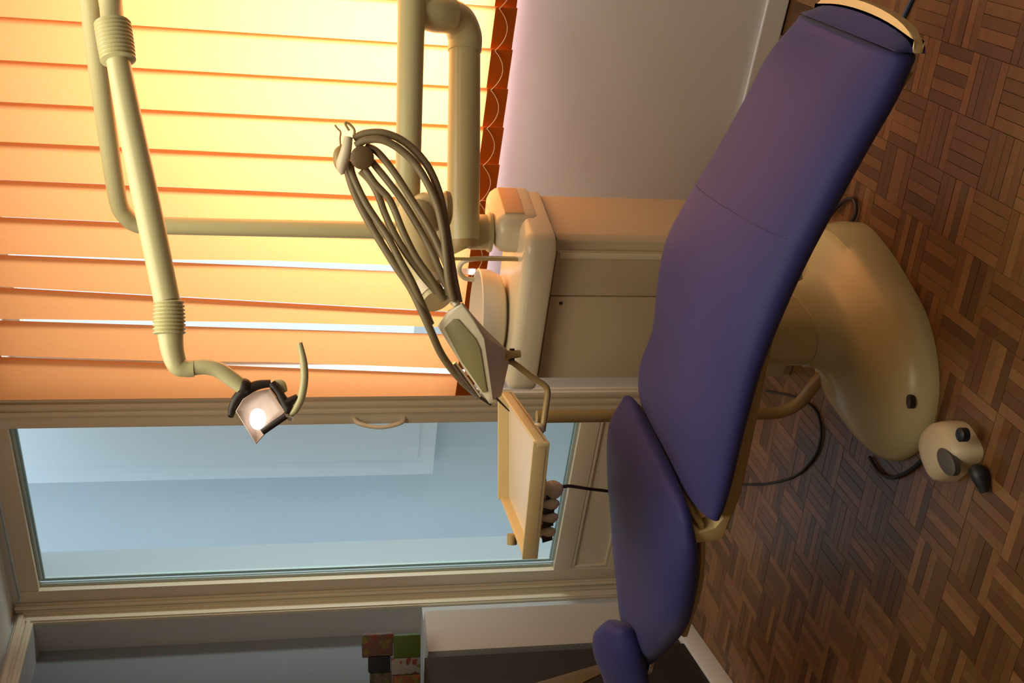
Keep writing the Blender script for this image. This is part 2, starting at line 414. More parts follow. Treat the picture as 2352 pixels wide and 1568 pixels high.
# spittoon slab: rounded plan, thick front lip
def rrect(a0, a1, b0, b1, r, n=7):
    out = []
    for ca, cb_, st in ((a1-r, b1-r, 0), (a0+r, b1-r, 90), (a0+r, b0+r, 180), (a1-r, b0+r, 270)):
        for i in range(n+1):
            t = math.radians(st+90*i/n); out.append((ca+r*math.cos(t), cb_+r*math.sin(t)))
    return out
def slab(bm, a0, a1, b0, b1, r, z0, z1, rd):
    rings = []
    for dz, ins in ((0, rd*.5), (.15*rd, .1*rd), (.4*rd, 0), (z1-z0-rd, 0), (z1-z0-.6*rd, .08*rd), (z1-z0-.25*rd, .35*rd), (z1-z0-.05*rd, .75*rd), (z1-z0, rd*1.2)):
        rings.append([cp(a, b, z0+dz) for a, b in rrect(a0+ins, a1-ins, b0+ins, b1-ins, max(.01, r-ins))])
    loft(bm, rings)
bm = bmesh.new(); slab(bm, -.022, .505, -.05, .275, .05, .817, .905, .028); mesh_obj('spittoon_slab', bm, M_ivory, cabt)
bm = bmesh.new(); slab(bm, -.028, .095, .05, .285, .05, .85, .972, .04); con = mesh_obj('console', bm, M_ivory, cabt)
mesh_obj('console_label', cb(-.031, -.026, .09, .24, .890, .945, bevel=.002), mat('label_orange', (.75, .48, .24), .4), con)
mesh_obj('drain_gap', cb(-.004, .46, -.004, .25, .813, .822), M_dark, cabt)
# bowl with open rim
bm = bmesh.new(); bc = cp(.355, .125, .90)
prof = [(.04, 0), (.10, .004), (.145, .022), (.163, .05), (.168, .086), (.164, .089), (.158, .084), (.150, .052), (.13, .028), (.08, .014), (.02, .012)]
lathe(bm, bc, prof, n=40, sx=WD, sy=.74); mesh_obj('bowl', bm, M_bowl, cabt)
mesh_obj('water_spout', tb([cp(.10, .06, .90), cp(.10, .06, 1.0), cp(.11, .06, 1.05), cp(.14, .065, 1.062), cp(.17, .07, 1.045), cp(.178, .072, 1.015)], .007, n=10), M_ivory, cabt)
mesh_obj('cup_filler', tb([cp(.085, .03, .90), cp(.085, .03, 1.0), cp(.085, .03, 1.085)], .0045, n=10), M_tan, cabt)

# ------------------------------------------------------------------ column, folded arm and instrument head
AX = Vector((.308, 3.027, 0))
def ax(z): return AX+Vector((0, 0, z))
mc = thing('instrument_unit', ax(.97), 'cream folding arm unit with hanging hoses above the spittoon', 'dental unit')
mesh_obj('column', lt(ax(0), [(.056, .9725), (.056, .980), (.050, .986), (.050, 1.03), (.047, 1.035), (.047, 1.13), (.044, 1.146), (.040, 1.149)]), M_cream, mc)
e1 = atY(1060, 40, 3.0)
zt = 1.06
def horiz(p, z): return Vector((p.x, p.y, z))
lowa = ax(1.060)+Vector((-.006,-.055,0)); lowb = Vector((.800, 2.915, 1.064))
mesh_obj('lower_arm', tb([lowa+Vector((-.025,0,0)), lowa+Vector((-.01,0,0)), lowa.lerp(lowb,.5), lowb], [.043,.0455,.045,.043], n=24, smooth=False), M_cream, mc)
mesh_obj('arm_end_cap', tb([lowa+Vector((-.048,0,-.003)), lowa+Vector((-.044,0,-.001)), lowa+Vector((-.022,0,0))], [.036,.043,.045], n=24, smooth=False), M_tan, mc)
elb = [lowb+Vector((-.015,0,0)), lowb+Vector((.025,0,.0)), lowb+Vector((.058,-.02,.020)), lowb+Vector((.066,-.05,.055))]
mesh_obj('elbow', tb(elb, [.046,.047,.047,.046], n=24), M_cream, mc)
upb = lowb+Vector((.045,-.09,.125)); upa = atY(935, 500, 2.78)
mesh_obj('elbow_collar', tb([lowb+Vector((.066,-.05,.050)), upb+Vector((.015,.015,-.03)), upb+Vector((.012,0,0.015))], [.049,.049,.040], n=24), M_cream, mc)
ub = atY(945, 30, 2.80)
mesh_obj('upper_arm', tb([upa, upa.lerp(ub,.5), ub, ub+Vector((.05,.01,-.005)), upb+Vector((.02,.01,-.01))], [.032,.0335,.036,.04,.04], n=22, k=5), M_cream, mc)
# wrist and short arm to the head
wr = atY(985, 478, 2.72)
bm = bmesh.new(); ball(bm, wr+Vector((-.01,0,0)), .052, (1.0, 1.0, 1.05)); mesh_obj('wrist_joint', bm, M_cream, mc)
mesh_obj('wrist_band', lt(wr+Vector((.0,0,-.045)), [(.03, -.012), (.042, -.008), (.045, .004), (.04, .01)]), M_tan, mc)
a_ = [atY(955, 485, 2.70), atY(958, 560, 2.64), atY(970, 620, 2.58), atY(1005, 690, 2.52)]
mesh_obj('head_arm', tb(a_, [.046, .050, .046, .038], n=22), M_cream, mc)
mesh_obj('arm_collar', tb([atY(985, 655, 2.55), atY(1000, 680, 2.53)], [.046, .044], n=20, smooth=False), M_ivory, mc)
# head: leaning wedge with an inset panel; front outline and deeper back outline
fr_ = [(1003, 750, 2.45), (1026, 716, 2.43), (1060, 697, 2.41), (1085, 728, 2.405), (1113, 776, 2.41), (1124, 850, 2.43), (1134, 922, 2.45), (1124, 930, 2.455), (1062, 845, 2.46)]
bk_ = [(1022, 748, 2.52), (1042, 722, 2.50), (1070, 706, 2.49), (1122, 762, 2.49), (1168, 806, 2.49), (1168, 836, 2.50), (1152, 908, 2.51), (1128, 926, 2.52), (1075, 850, 2.53)]
hq = atY(1003, 750, 2.45); hn = (atY(1060, 697, 2.41)-hq).cross(atY(1134, 922, 2.45)-hq).normalized()
if hn.dot(CAM-hq) < 0: hn = -hn
FR = [px_on(x, y, hq, hn) for x, y, _ in fr_]; BKp = [atY(*t) for t in bk_]
cf = sum(FR, Vector())/9; cbk = sum(BKp, Vector())/9
bm = bmesh.new()
loft(bm, [[cf+(p-cf)*.90 for p in FR], [cf+(p-cf)*.95-hn*.001 for p in FR], [cf+(p-cf)*.99-hn*.004 for p in FR], [p-hn*.010 for p in FR],
          [p.lerp(q, .5) for p, q in zip(FR, BKp)], [q-FW*.006 for q in BKp], [cbk+(q-cbk)*.9 for q in BKp]])
hdm = mesh_obj('head_body', bm, M_ivory, mc, angle=35)
pan = [(1020, 754), (1040, 733), (1052, 733), (1092, 778), (1103, 802), (1119, 900), (1109, 902), (1060, 830)]
bm = bmesh.new(); prism(bm, [px_on(x, y, hq+hn*.004, hn) for x, y in pan], -hn*.010, .0015); mesh_obj('control_panel', bm, M_panel, hdm)
# connectors along the head's upper end
for i, (x, y) in enumerate(((1007, 640), (1016, 652), (1025, 664), (1034, 678), (1042, 690))):
    p0 = atY(x+2, y+4, 2.44); p1 = atY(x+16, y+24, 2.43)
    bm = bmesh.new(); tube(bm, [p0, p0.lerp(p1, .4), p0.lerp(p1, .42), p0.lerp(p1, .6), p0.lerp(p1, .62), p1], [.009, .009, .0105, .0105, .009, .009], n=12, smooth=False)
    mesh_obj('hose_socket', bm, M_ivory if i % 2 else M_chrome, hdm)
# hoses
HO = [
 [(797,345,2.47),(797,385,2.46),(815,445,2.45),(850,515,2.44),(905,605,2.43),(945,665,2.43),(985,750,2.43),(1015,815,2.45),(1055,868,2.47),(1095,905,2.49)],
 [(803,372,2.45),(812,408,2.45),(842,470,2.44),(888,540,2.43),(920,600,2.42),(950,655,2.42),(990,745,2.44)],
 [(828,392,2.44),(850,415,2.44),(868,447,2.44),(884,490,2.44),(905,535,2.43),(935,585,2.43),(970,632,2.43),(1005,672,2.43)],
 [(838,388,2.43),(862,422,2.43),(890,452,2.43),(905,480,2.43),(925,530,2.42),(955,590,2.42),(990,640,2.42),(1020,690,2.43)],
 [(855,372,2.44),(890,415,2.43),(925,462,2.43),(960,520,2.43),(990,575,2.42),(1010,620,2.42),(1036,684,2.43)],
 [(842,335,2.43),(868,350,2.42),(905,395,2.42),(950,465,2.42),(990,530,2.41),(1018,590,2.41),(1040,650,2.41),(1048,692,2.42)],
 [(818,334,2.42),(840,322,2.41),(880,322,2.40),(925,348,2.40),(965,392,2.40),(1000,460,2.40),(1016,520,2.40),(1024,580,2.40),(1030,640,2.40),(1042,690,2.41)],
 [(814,318,2.43),(840,306,2.42),(885,306,2.41),(935,330,2.41),(980,378,2.41),(1008,440,2.41),(1022,505,2.41),(1032,570,2.41),(1042,635,2.41),(1054,694,2.42)],
]
for i, h in enumerate(HO):
    mesh_obj('hose', tb([atY(*p) for p in h], .0082 if i not in (0, 6, 7) else .0088, n=10, k=6), M_hose, mc)
# hose holder: disc, plates, wire hooks
hc = atY(832, 362, 2.43)
hold = mesh_obj('hose_holder', lt(hc, [(0, -.006), (.024, -.006), (.026, -.003), (.026, .022), (.02, .026), (0, .026)], axis=(CAM-hc), n=26), mat('holder_brown', (.16, .09, .035), .5), mc)
bm = bmesh.new(); tube(bm, [atY(800, 315, 2.42), atY(795, 345, 2.42), atY(786, 375, 2.43), atY(784, 395, 2.44)], [.010, .012, .013, .008], n=14); mesh_obj('holder_plate', bm, M_ivory, mc)
bm = bmesh.new(); tube(bm, [atY(790, 335, 2.46), atY(778, 350, 2.46), atY(778, 375, 2.46), atY(788, 400, 2.46)], [.006, .011, .011, .005], n=14); mesh_obj('holder_plate', bm, M_tan, mc)
mesh_obj('wire_hook', tb([atY(782, 336, 2.45), atY(781, 318, 2.45), atY(782, 303, 2.45), atY(775, 295, 2.45), atY(769, 287, 2.45)], .0022, n=8), M_tan, mc)
mesh_obj('wire_hook', tb([atY(812, 318, 2.43), atY(814, 300, 2.43), atY(806, 288, 2.43), atY(795, 281, 2.43), atY(794, 287, 2.43), atY(802, 300, 2.43)], .003, n=8), M_tan, mc)
# handpieces lying along the head
mesh_obj('handpiece', tb([atY(1040, 835, 2.46), atY(1075, 882, 2.47), atY(1100, 912, 2.48)], [.009, .010, .006], n=12, smooth=False), M_chrome, mc)
mesh_obj('handpiece_tip', tb([atY(1098, 908, 2.48), atY(1128, 930, 2.48)], [.004, .0025], n=8, smooth=False), M_dark, mc)
mesh_obj('syringe_tip', tb([atY(1140, 914, 2.45), atY(1170, 944, 2.44)], [.003, .0015], n=8, smooth=False), M_dark, mc)
# bent rod carrying the tray
rodp = [atY(1150, 826, 2.50), atY(1172, 830, 2.50), atY(1186, 838, 2.50), atY(1222, 866, 2.50), atY(1250, 884, 2.50), atY(1258, 900, 2.50), atY(1254, 935, 2.50), atY(1246, 990, 2.50)]
mesh_obj('tray_rod', tb(rodp, .0072, n=12, k=5), M_tan, mc)
mesh_obj('rod_clamp', tb([atY(1160, 815, 2.49), atY(1195, 812, 2.49)], [.012, .009], n=12, smooth=False), M_tan, mc)
mesh_obj('clamp_screw', tb([atY(1176, 800, 2.49), atY(1176, 828, 2.49)], .006, n=10, smooth=False), M_dark, mc)

# ------------------------------------------------------------------ instrument tray
tA, tB, tC, tD = [Vector(v) for v in ((-.130, 2.79, .96), (-.225, 2.355, .96), (-.508, 2.482, .96), (-.410, 2.79, .96))]
tr = thing('instrument_tray', (tA+tC)/2, 'cream rectangular instrument tray with raised rims held over the chair', 'tray')
bm = bmesh.new(); prism(bm, [tA, tB, tC, tD], (0, 0, .008), .002); mesh_obj('tray_bed', bm, M_traybed, tr)
def rim(p, q, h, t=.010):
    n = (q-p).cross(Vector((0,0,1))).normalized(); c = (tA+tB+tC+tD)/4
    if n.dot(c-p) < 0: n = -n
    bm = bmesh.new(); prism(bm, [p, q, q+n*t, p+n*t], (0, 0, h), .003); return bm
for p, q, h in ((tA, tB, .030), (tB, tC, .038), (tC, tD, .034), (tD, tA, .040)):
    mesh_obj('tray_rim', rim(p+Vector((0,0,-.004)), q+Vector((0,0,-.004)), h), M_tray, tr)
bm = bmesh.new(); ball(bm, atY(1236, 985, 2.50), .015, (1, 1, 1.1)); mesh_obj('joint_knob', bm, M_ivory, tr)
mesh_obj('tray_foot', tb([atY(1176, 1226, 2.60), atY(1176, 1250, 2.60)], .012, n=12, smooth=False), M_tan, tr)

# suction handpieces hanging under the tray with a black lead
sh = thing('suction_holder', atY(1255, 1170, 2.62), 'small cream suction holder with four nozzles under the tray', 'holder')
mesh_obj('holder_bar', tb([atY(1246, 1100, 2.60), atY(1244, 1170, 2.60), atY(1240, 1232, 2.60)], .010, n=12, smooth=False), M_tan, sh)
for i, (x, y, L, r) in enumerate(((1252, 1124, 40, .024), (1247, 1158, 36, .017), (1245, 1189, 36, .016), (1243, 1222, 32, .015))):
    p = atY(x, y+4, 2.60); q = atY(x+L, y-4, 2.58); v = q-p
    nz = mesh_obj('nozzle', tb([p, p+v*.45, p+v*.75, q], [r*.85, r, r*.8, r*.35], n=14, k=3), M_ivory, sh)
    mesh_obj('nozzle_shade', tb([atY(x+2, y+16, 2.585), atY(x+26, y+14, 2.58)], [.009, .004], n=10, smooth=False), M_dark, nz)  # dark pieces stand in for the shade between the nozzles
mesh_obj('lead', tb([atY(1290, 1118, 2.60), atY(1310, 1116, 2.70), atY(1350, 1122, 2.86), atY(1410, 1130, 3.0), atY(1500, 1150, 3.08)], .0045, n=8), M_black, sh)

# ------------------------------------------------------------------ operating lamp
lm = thing('operating_lamp', ax(1.165), 'cream operating lamp with bellows joints and small square reflector', 'lamp')
arm1 = [ax(1.152), ax(1.35), ax(1.70), atY(345, 517, 3.025), atY(312, 513, 3.02), atY(288, 495, 3.0), atY(270, 455, 2.96), atY(246, 300, 2.80), atY(226, 150, 2.64), atY(203, -40, 2.46)]
mesh_obj('lamp_post', tb(arm1, [.0245,.024,.0235,.0235,.0235,.0235,.0235,.0235,.024,.024], n=20), M_cream, lm)
mesh_obj('post_collar', lt(ax(0), [(.040, 1.1515), (.043, 1.156), (.043, 1.20), (.036, 1.21), (.024, 1.215)]), M_cream, lm)
j = [(258, -60, 2.46), (258, 0, 2.44), (260, 60, 2.42)]
mesh_obj('lamp_arm', tb([atY(203, -40, 2.46)+Vector((0,0,-.03)), atY(246, -40, 2.45), atY(255, 15, 2.44), atY(258, 55, 2.42)], [.024,.026,.024,.024], n=20), M_cream, lm)
def bellows(name, p, q, r0, r1, n):
    bm = bmesh.new(); ax_ = (q-p); L = ax_.length; prof = []
    for i in range(n):
        u = (i+.5)/n; rr = r0+(r1-r0)*math.sin(math.pi*min(1, u*.5+.35)); h = L*i/n; st = L/n
        prof += [(rr*.86, h), (rr, h+st*.35), (rr, h+st*.6)]
    prof += [(r0*.8, L)]
    lathe(bm, p, prof, axis=ax_, n=28); return mesh_obj(name, bm, M_cream, lm)
bellows('bellows', atY(258, 52, 2.42), atY(272, 142, 2.40), .034, .038, 10)
mesh_obj('lamp_arm', tb([atY(270, 132, 2.40), atY(300, 290, 2.38), atY(340, 480, 2.36), atY(384, 692, 2.34)], [.024,.0265,.0275,.0265], n=20), M_cream, lm)
bellows('bellows', atY(389, 768, 2.335), atY(388, 690, 2.34), .028, .033, 9)
mesh_obj('lamp_neck', tb([atY(390, 755, 2.335), atY(396, 805, 2.33), atY(408, 838, 2.33), atY(428, 846, 2.33), atY(446, 846, 2.33)], [.027,.0235,.021,.018,.0175], n=18), M_cream, lm)
mesh_obj('lamp_neck', tb([atY(442, 845, 2.33), atY(470, 842, 2.33), atY(500, 848, 2.33), atY(530, 868, 2.33), atY(556, 888, 2.33)], [.0155,.0160,.0165,.0165,.016], n=18), M_cream, lm)
YL = 2.33
yoke = mesh_obj('yoke', tb([atY(530, 956, YL-.01), atY(534, 938, YL), atY(545, 915, YL), atY(566, 896, YL), atY(592, 884, YL), atY(622, 880, YL)], [.006,.009,.011,.011,.010,.008], n=12), M_dark, lm)
bm = bmesh.new(); ball(bm, atY(561, 888, YL), .018, (1, 1, .9)); mesh_obj('yoke_hub', bm, M_dark, yoke)
mesh_obj('yoke_arm', tb([atY(624, 880, YL), atY(642, 904, YL-.005), atY(662, 936, YL-.01), atY(661, 950, YL-.01)], [.009,.009,.011,.006], n=12, smooth=False), M_dark, lm)
mesh_obj('yoke_prong', tb([atY(656, 928, YL-.01), atY(684, 911, YL-.01)], [.011,.007], n=12, smooth=False), M_dark, lm)
bm = bmesh.new(); tube(bm, [atY(628, 878, YL+.012), atY(645, 882, YL+.012), atY(656, 900, YL+.012)], [.006,.010,.005], n=12); mesh_obj('lamp_shell', bm, M_cream, lm)
# square dished reflector
rc = [(541, 944), (558, 916), (582, 900), (620, 892), (656, 945), (588, 1020)]
M_refl = mat('reflector', (.50, .38, .32), .4, .5, .3)
R3 = [atY(x, y, YL-.012) for x, y in rc]; cen = sum(R3, Vector())/len(R3)
bm = bmesh.new(); rings = []
tonorm = (CAM-cen).normalized()
for f, dp in ((1.0, -.028), (1.0, .0), (.97, .001), (.92, -.004), (.7, -.014), (.45, -.021), (.2, -.024), (.02, -.025)):
    rings.append([cen+(p-cen)*f+tonorm*dp for p in R3])
loft(bm, rings); mesh_obj('reflector', bm, M_refl, lm)
M_bulb = bpy.data.materials.new('lamp_bulb'); M_bulb.use_nodes = True
pb = M_bulb.node_tree.nodes['Principled BSDF']; pb.inputs['Emission Color'].default_value = (1, .96, .86, 1); pb.inputs['Emission Strength'].default_value = 4
bm = bmesh.new(); ball(bm, atY(592, 962, YL-.014), .0165, (1.35, .35, 1.0)); mesh_obj('bulb', bm, M_bulb, lm)
mesh_obj('heat_bar', tb([atY(602, 992, YL-.020), atY(656, 955, YL-.020)], .007, n=10, smooth=False), M_dark, lm)
mesh_obj('lamp_handle', tb([atY(668, 952, YL-.01), atY(680, 938, YL-.012), atY(692, 912, YL-.012), atY(699, 870, YL-.012), atY(697, 830, YL-.012), atY(688, 787, YL-.012)], [.006,.008,.0085,.0085,.008,.006], n=14), M_cream, lm)
bm = bmesh.new(); tube(bm, [atY(660, 957, YL-.018), atY(672, 962, YL-.02)], .005, n=10, smooth=False); mesh_obj('handle_pin', bm, M_chrome, lm)

# ------------------------------------------------------------------ dental chair
HA = Vector((-.9, .43, 0)).normalized(); HW = Vector((.43, .9, 0)).normalized(); HO_ = Vector((.55, 1.88, 0))
def hp(s, w_, z): return HO_+HA*s+HW*w_+Vector((0, 0, z))
chair = thing('dental_chair', hp(.62, .30, 0), 'reclined dark blue dental chair on a cream base', 'chair')
def pad(N, F, TH, ex=3.0, k=6, n=40, endr=.03, crown=0.0, crisp=False):
    """upholstered pad: near edge N and far edge F (s, w, top height), thickness TH"""
    Q = cr([list(a)+list(b)+[t] for a, b, t in zip(N, F, TH)], k)
    bm = bmesh.new(); rings = []
    def ring(q, sc, ds):
        r = []
        a = np.array(q[:3]); b = np.array(q[3:6]); th = q[6]
        for i in range(n):
            t = 2*math.pi*i/n; c, s = math.cos(t), math.sin(t)
            x = math.copysign(abs(c)**(2/ex), c); h = math.copysign(abs(s)**(2/ex), s)
            x *= .5+.5*sc if sc < 1 else 1
            u = .5+.5*x; P = a+(b-a)*u
            z = P[2]-.3*th+h*sc*th*.5 + (crown*(1-x*x) if h > 0 else 0)*sc
            r.append(hp(P[0]+ds, P[1], z))
        return r
    steps = [(.55, 1.0), (.75, .62), (.90, .28), (1, 0)]
    d0 = endr
    if crisp: rings += [ring(Q[0], .93, -.010), ring(Q[0], .975, -.007)]
    else: rings += [ring(Q[0], sc, -d0*f) for sc, f in steps[:-1]]
    for q in Q: rings.append(ring(q, 1, 0))
    for sc, f in steps[:-1][::-1]: rings.append(ring(Q[-1], sc, d0*f))
    loft(bm, rings); return bm
def lerp_tab(tab, s): 
    xs = [t[0] for t in tab]; return float(np.interp(s, xs, [t[1] for t in tab]))
near = [(0, .385), (.114, .418), (.238, .465), (.416, .522), (.55, .553), (.708, .577), (.85, .583), (.952, .583), (1.05, .585)]
far_ = [(0, .375), (.074, .438), (.17, .473), (.286, .518), (.394, .562), (.483, .608), (.55, .628), (.665, .634), (.785, .624), (.86, .640), (.934, .652), (1.012, .630), (1.05, .608)]
SS = [.02, .10, .20, .32, .44, .56, .68, .80, .90, .98, 1.04, 1.07]
N = [(s, .012, lerp_tab(near, s)) for s in SS]; F = [(s, .49, lerp_tab(far_, s)) for s in SS]
TH = [.105, .115, .115, .115, .112, .108, .10, .095, .09, .085, .075, .06]
seat = mesh_obj('seat', pad(N, F, TH, 2.5, endr=.018, crisp=True), M_blue, chair, angle=80)
# stitched seam across the seat
def seat_top(s_, u):
    q = [float(np.interp(s_, SS, [v[i] for v in L])) for L, i in ((N, 1), (F, 1), (N, 2), (F, 2))]; th = float(np.interp(s_, SS, TH))
    h = (1-abs(2*u-1)**2.5)**.4
    return hp(s_, q[0]+(q[1]-q[0])*u, q[2]+(q[3]-q[2])*u-.3*th+.5*th*h-.0002)
mesh_obj('seam', tb([seat_top(.395+.02*u, u) for u in np.linspace(.06, .97, 18)], .0013, n=6, k=2), mat('seam_thread', (.02, .018, .07), .7), seat)
# backrest
N = [(1.10,.05,.632),(1.17,.02,.628),(1.26,.02,.628),(1.35,.03,.622),(1.42,.06,.612),(1.51,.12,.600),(1.60,.18,.592),(1.68,.24,.585)]
F = [(1.00,.49,.672),(1.09,.5,.702),(1.22,.5,.69),(1.36,.5,.662),(1.48,.49,.642),(1.59,.465,.622),(1.68,.42,.608),(1.73,.34,.592)]
TH = [.05, .075, .10, .10, .095, .09, .08, .06]
bk = mesh_obj('backrest', pad(N, F, TH, 2.8, endr=.02), M_blue, chair, angle=80)
# carriers below the pads
N2 = [(1.115, .06, .585), (1.20, .05, .570), (1.32, .06, .560), (1.5, .12, .545)]
F2 = [(1.015, .47, .640), (1.12, .47, .635), (1.3, .47, .60), (1.5, .45, .57)]
mesh_obj('backrest_frame', pad(N2, F2, [.022]*4, 5, endr=.006), M_tan, chair)
bm = bmesh.new(); prism(bm, [hp(a, .055, z) for a, z in ((.50,.492),(.78,.497),(1.03,.497),(1.13,.515),(1.13,.532),(1.02,.545),(.70,.540),(.54,.515))], HW*.37, .008)
mesh_obj('seat_frame', bm, M_tan, chair)
bm = bmesh.new(); prism(bm, [hp(1.085, .05, .515), hp(1.15, .05, .525), hp(1.16, .05, .60), hp(1.13, .05, .60), hp(1.12, .05, .545), hp(1.085, .05, .535)], HW*.05, .004); mesh_obj('hinge_bracket', bm, M_tray, chair)
bm = bmesh.new(); prism(bm, [hp(1.03, .44, .56), hp(1.12, .44, .56), hp(1.10, .44, .66), hp(1.04, .44, .66)], HW*.06, .008); mesh_obj('hinge_bracket', bm, M_tan, chair)
# foot shell: cream crescent rounding the foot end
def toe_arc(b, e, n=18): return [(e-b*math.sin(math.pi*i/n)**.85, .245-.230*math.cos(math.pi*i/n)) for i in range(n+1)]
zt_ = lambda s, w_: .352+(s+.02)*.15
bm = bmesh.new(); po = toe_arc(.056, .002); pi_ = toe_arc(.043, .006)[::-1]
prism(bm, [hp(s, w_, .330) for s, w_ in po+pi_], (0, 0, .022), .004, 2); mesh_obj('foot_shell', bm, M_tray, chair)
bm = bmesh.new(); pf_ = toe_arc(.046, .006)
loft(bm, [[hp(s, w_, .325) for s, w_ in pf_], [hp(s, w_, .345) for s, w_ in pf_], [hp(.006+(s-.006)*.55, w_, .362) for s, w_ in pf_], [hp(.006+(s-.006)*.05, w_, .384) for s, w_ in pf_]])
mesh_obj('toe_cap', bm, M_blue, chair)
mesh_obj('foot_rest_frame', pad([(.05,.05,.335),(.25,.05,.42),(.45,.05,.475),(.56,.05,.505)], [(.05,.43,.335),(.25,.43,.44),(.45,.43,.52),(.56,.43,.54)], [.03]*4, 5, endr=.006), M_tan, chair)
# headrest: cradle pad
hr = mesh_obj('headrest', pad([(1.60,.25,.660),(1.65,.215,.650),(1.72,.20,.628),(1.80,.20,.605),(1.92,.21,.580)],
                          [(1.635,.345,.690),(1.69,.375,.702),(1.755,.375,.695),(1.83,.37,.662),(1.92,.37,.628)], [.075,.09,.095,.09,.08], 2.3, endr=.018), M_blue, chair, angle=80)
mesh_obj('headrest_bar', tb([hp(1.66, .28, .555), hp(1.74, .27, .56), hp(1.79, .27, .59)], .012, n=12), M_chrome, chair)
# base shell: rounded footprint rising to the pedestal
foot = [(.335, 2.80), (.315, 2.70), (.25, 2.60), (.17, 2.51), (.06, 2.41), (-.05, 2.365), (-.15, 2.365), (-.24, 2.41), (-.295, 2.50), (-.305, 2.58), (-.26, 2.68), (-.19, 2.77), (-.08, 2.83), (.10, 2.86), (.26, 2.87)]
loop = [Vector((p[0], p[1], 0)) for p in cr(foot+[foot[0]], 4)[:-1]]
cen = Vector((.02, 2.62, 0)); nk = Vector((.06, 2.70, 0))
def ringf(f, z, ctr): return [Vector((ctr.x+(p.x-cen.x)*f[0], ctr.y+(p.y-cen.y)*f[1], zz)) for p, zz in ((p, z(p)) for p in loop)]
rings = []
for f, zf in ((1.0, .0), (1.0, .012), (.985, .028), (.95, .048), (.90, .066)):
    rings.append(ringf((f, f), lambda p, zf=zf: zf*(1+.55*max(0, (p.x-.05))/.28), cen.lerp(nk, (1-f)*2)))
RB = (((.80, .82), .088), ((.66, .70), .108), ((.50, .54), .124), ((.40, .46), .142), ((.355, .42), .17), ((.335, .40), .21))
for f, zf in RB: rings.append(ringf(f, lambda p, zf=zf: zf*(1+.12*max(0, (p.x-.05))/.28), cen.lerp(nk, .6)))
bm = bmesh.new(); loft(bm, rings); mesh_obj('base_shell', bm, M_cream, chair, angle=60)
bm = bmesh.new(); loft(bm, [ringf((.325, .39), lambda p, z=z: z, cen.lerp(nk, .6)) for z in (.19, .30, .42, .53)]); mesh_obj('lift_column', bm, M_cream, chair, angle=60)
pt = px_on(2090, 922, (0, 0, .0585), Vector((0, 0, 1)))
mesh_obj('screw_cover', lt(pt, [(0, -.01), (.017, -.01), (.017, .004), (.012, .0045), (0, .003)], n=18, sx=RT, sy=.62), M_dark, chair)
# lift post that curves out of the base behind the seat
PX, PY = -.205, 2.90
mesh_obj('support_post', tb([Vector((-.075, 2.72, .10)), Vector((-.12, 2.79, .108)), Vector((-.17, 2.86, .115)), Vector((-.198, 2.892, .15)), Vector((PX, PY, .22)), Vector((PX, PY, .5)), Vector((PX, PY, .80)), Vector((PX, PY, .868))], .0175, n=16), M_tan, chair)

# ------------------------------------------------------------------ foot control, cords
pdl = thing('foot_pedal', Vector((-.25, 2.32, 0)), 'cream teardrop foot control with dark rubber pads on the floor', 'foot control')
pf = [(2150, 1020), (2160, 985), (2185, 962), (2222, 966), (2248, 1000), (2264, 1036), (2255, 1062), (2228, 1086), (2190, 1113), (2172, 1092), (2158, 1058)]
L0 = [atZ(x, y, .0) for x, y in pf]; c0 = sum(L0, Vector())/len(L0)
Lp = [Vector(p) for p in cr([list(p) for p in L0]+[list(L0[0])], 4)[:-1]]
bm = bmesh.new(); loft(bm, [[c0+(p-c0)*f+Vector((0, 0, z))+Vector((.0, .01, 0))*z/.05 for p in Lp] for f, z in ((.93, 0), (.93, .012), (.91, .03), (.86, .045), (.72, .056), (.45, .062), (.1, .064))])
mesh_obj('pedal_shell', bm, M_cab, pdl, angle=60)
mesh_obj('rubber_pad', lt(atZ(2176, 1060, .058), [(0, -.01), (.040, -.01), (.040, .004), (.034, .007), (0, .008)], n=24, sx=Vector((.55, .83, 0)), sy=.62), mat('grey_rubber', (.085, .075, .07), .6), pdl)
mesh_obj('rubber_button', lt(atZ(2210, 998, .052), [(0, -.01), (.016, -.01), (.016, .006), (.012, .009), (0, .010)], n=20), M_black, pdl)
mesh_obj('toe_guard', tb([atZ(2238, 1076, .02), atZ(2250, 1092, .018), atZ(2262, 1130, .014)], [.016, .020, .010], n=14), M_black, pdl)
mesh_obj('lead', tb([atZ(x, y, .007) for x, y in ((1997, 1050), (2020, 1085), (2052, 1096), (2094, 1077), (2126, 1046), (2150, 1008), (2166, 975))], .0052, n=8), M_black, pdl)
def cord(name, pts, r, mt, label, z=.006):
    o = mesh_obj(name, tb([atZ(x, y, z) for x, y in pts], r, n=8), mt); return tag(o, label, 'cord')
cord('cable_loop', [(1640, 1108), (1710, 1112), (1770, 1109), (1830, 1090), (1870, 1050), (1886, 1005), (1878, 950), (1845, 920), (1800, 905), (1760, 898)], .0040, M_black, 'thin dark cable looped on the floor behind the seat', .005)
cord('blue_cord', [(1960, 200), (2020, 125), (2066, 55), (2082, 25), (2096, -5), (2120, -60), (2160, -170), (2200, -330)], .006, M_bluecord, 'dark blue cord trailing across the floor past the foot shell', .0065)
cord('power_lead', [(1905, 497), (1924, 474), (1945, 458), (1962, 460), (1967, 482), (1962, 500), (1956, 508)], .0055, M_black, 'black power lead arched beside the end of the chair base', .012)
cord('light_blue_lead', [(1905, 482), (1918, 468), (1930, 440), (1942, 415), (1950, 390)], .005, mat('light_blue_lead', (.10, .22, .42), .5), 'light blue lead running out under the chair near the power lead', .0055)

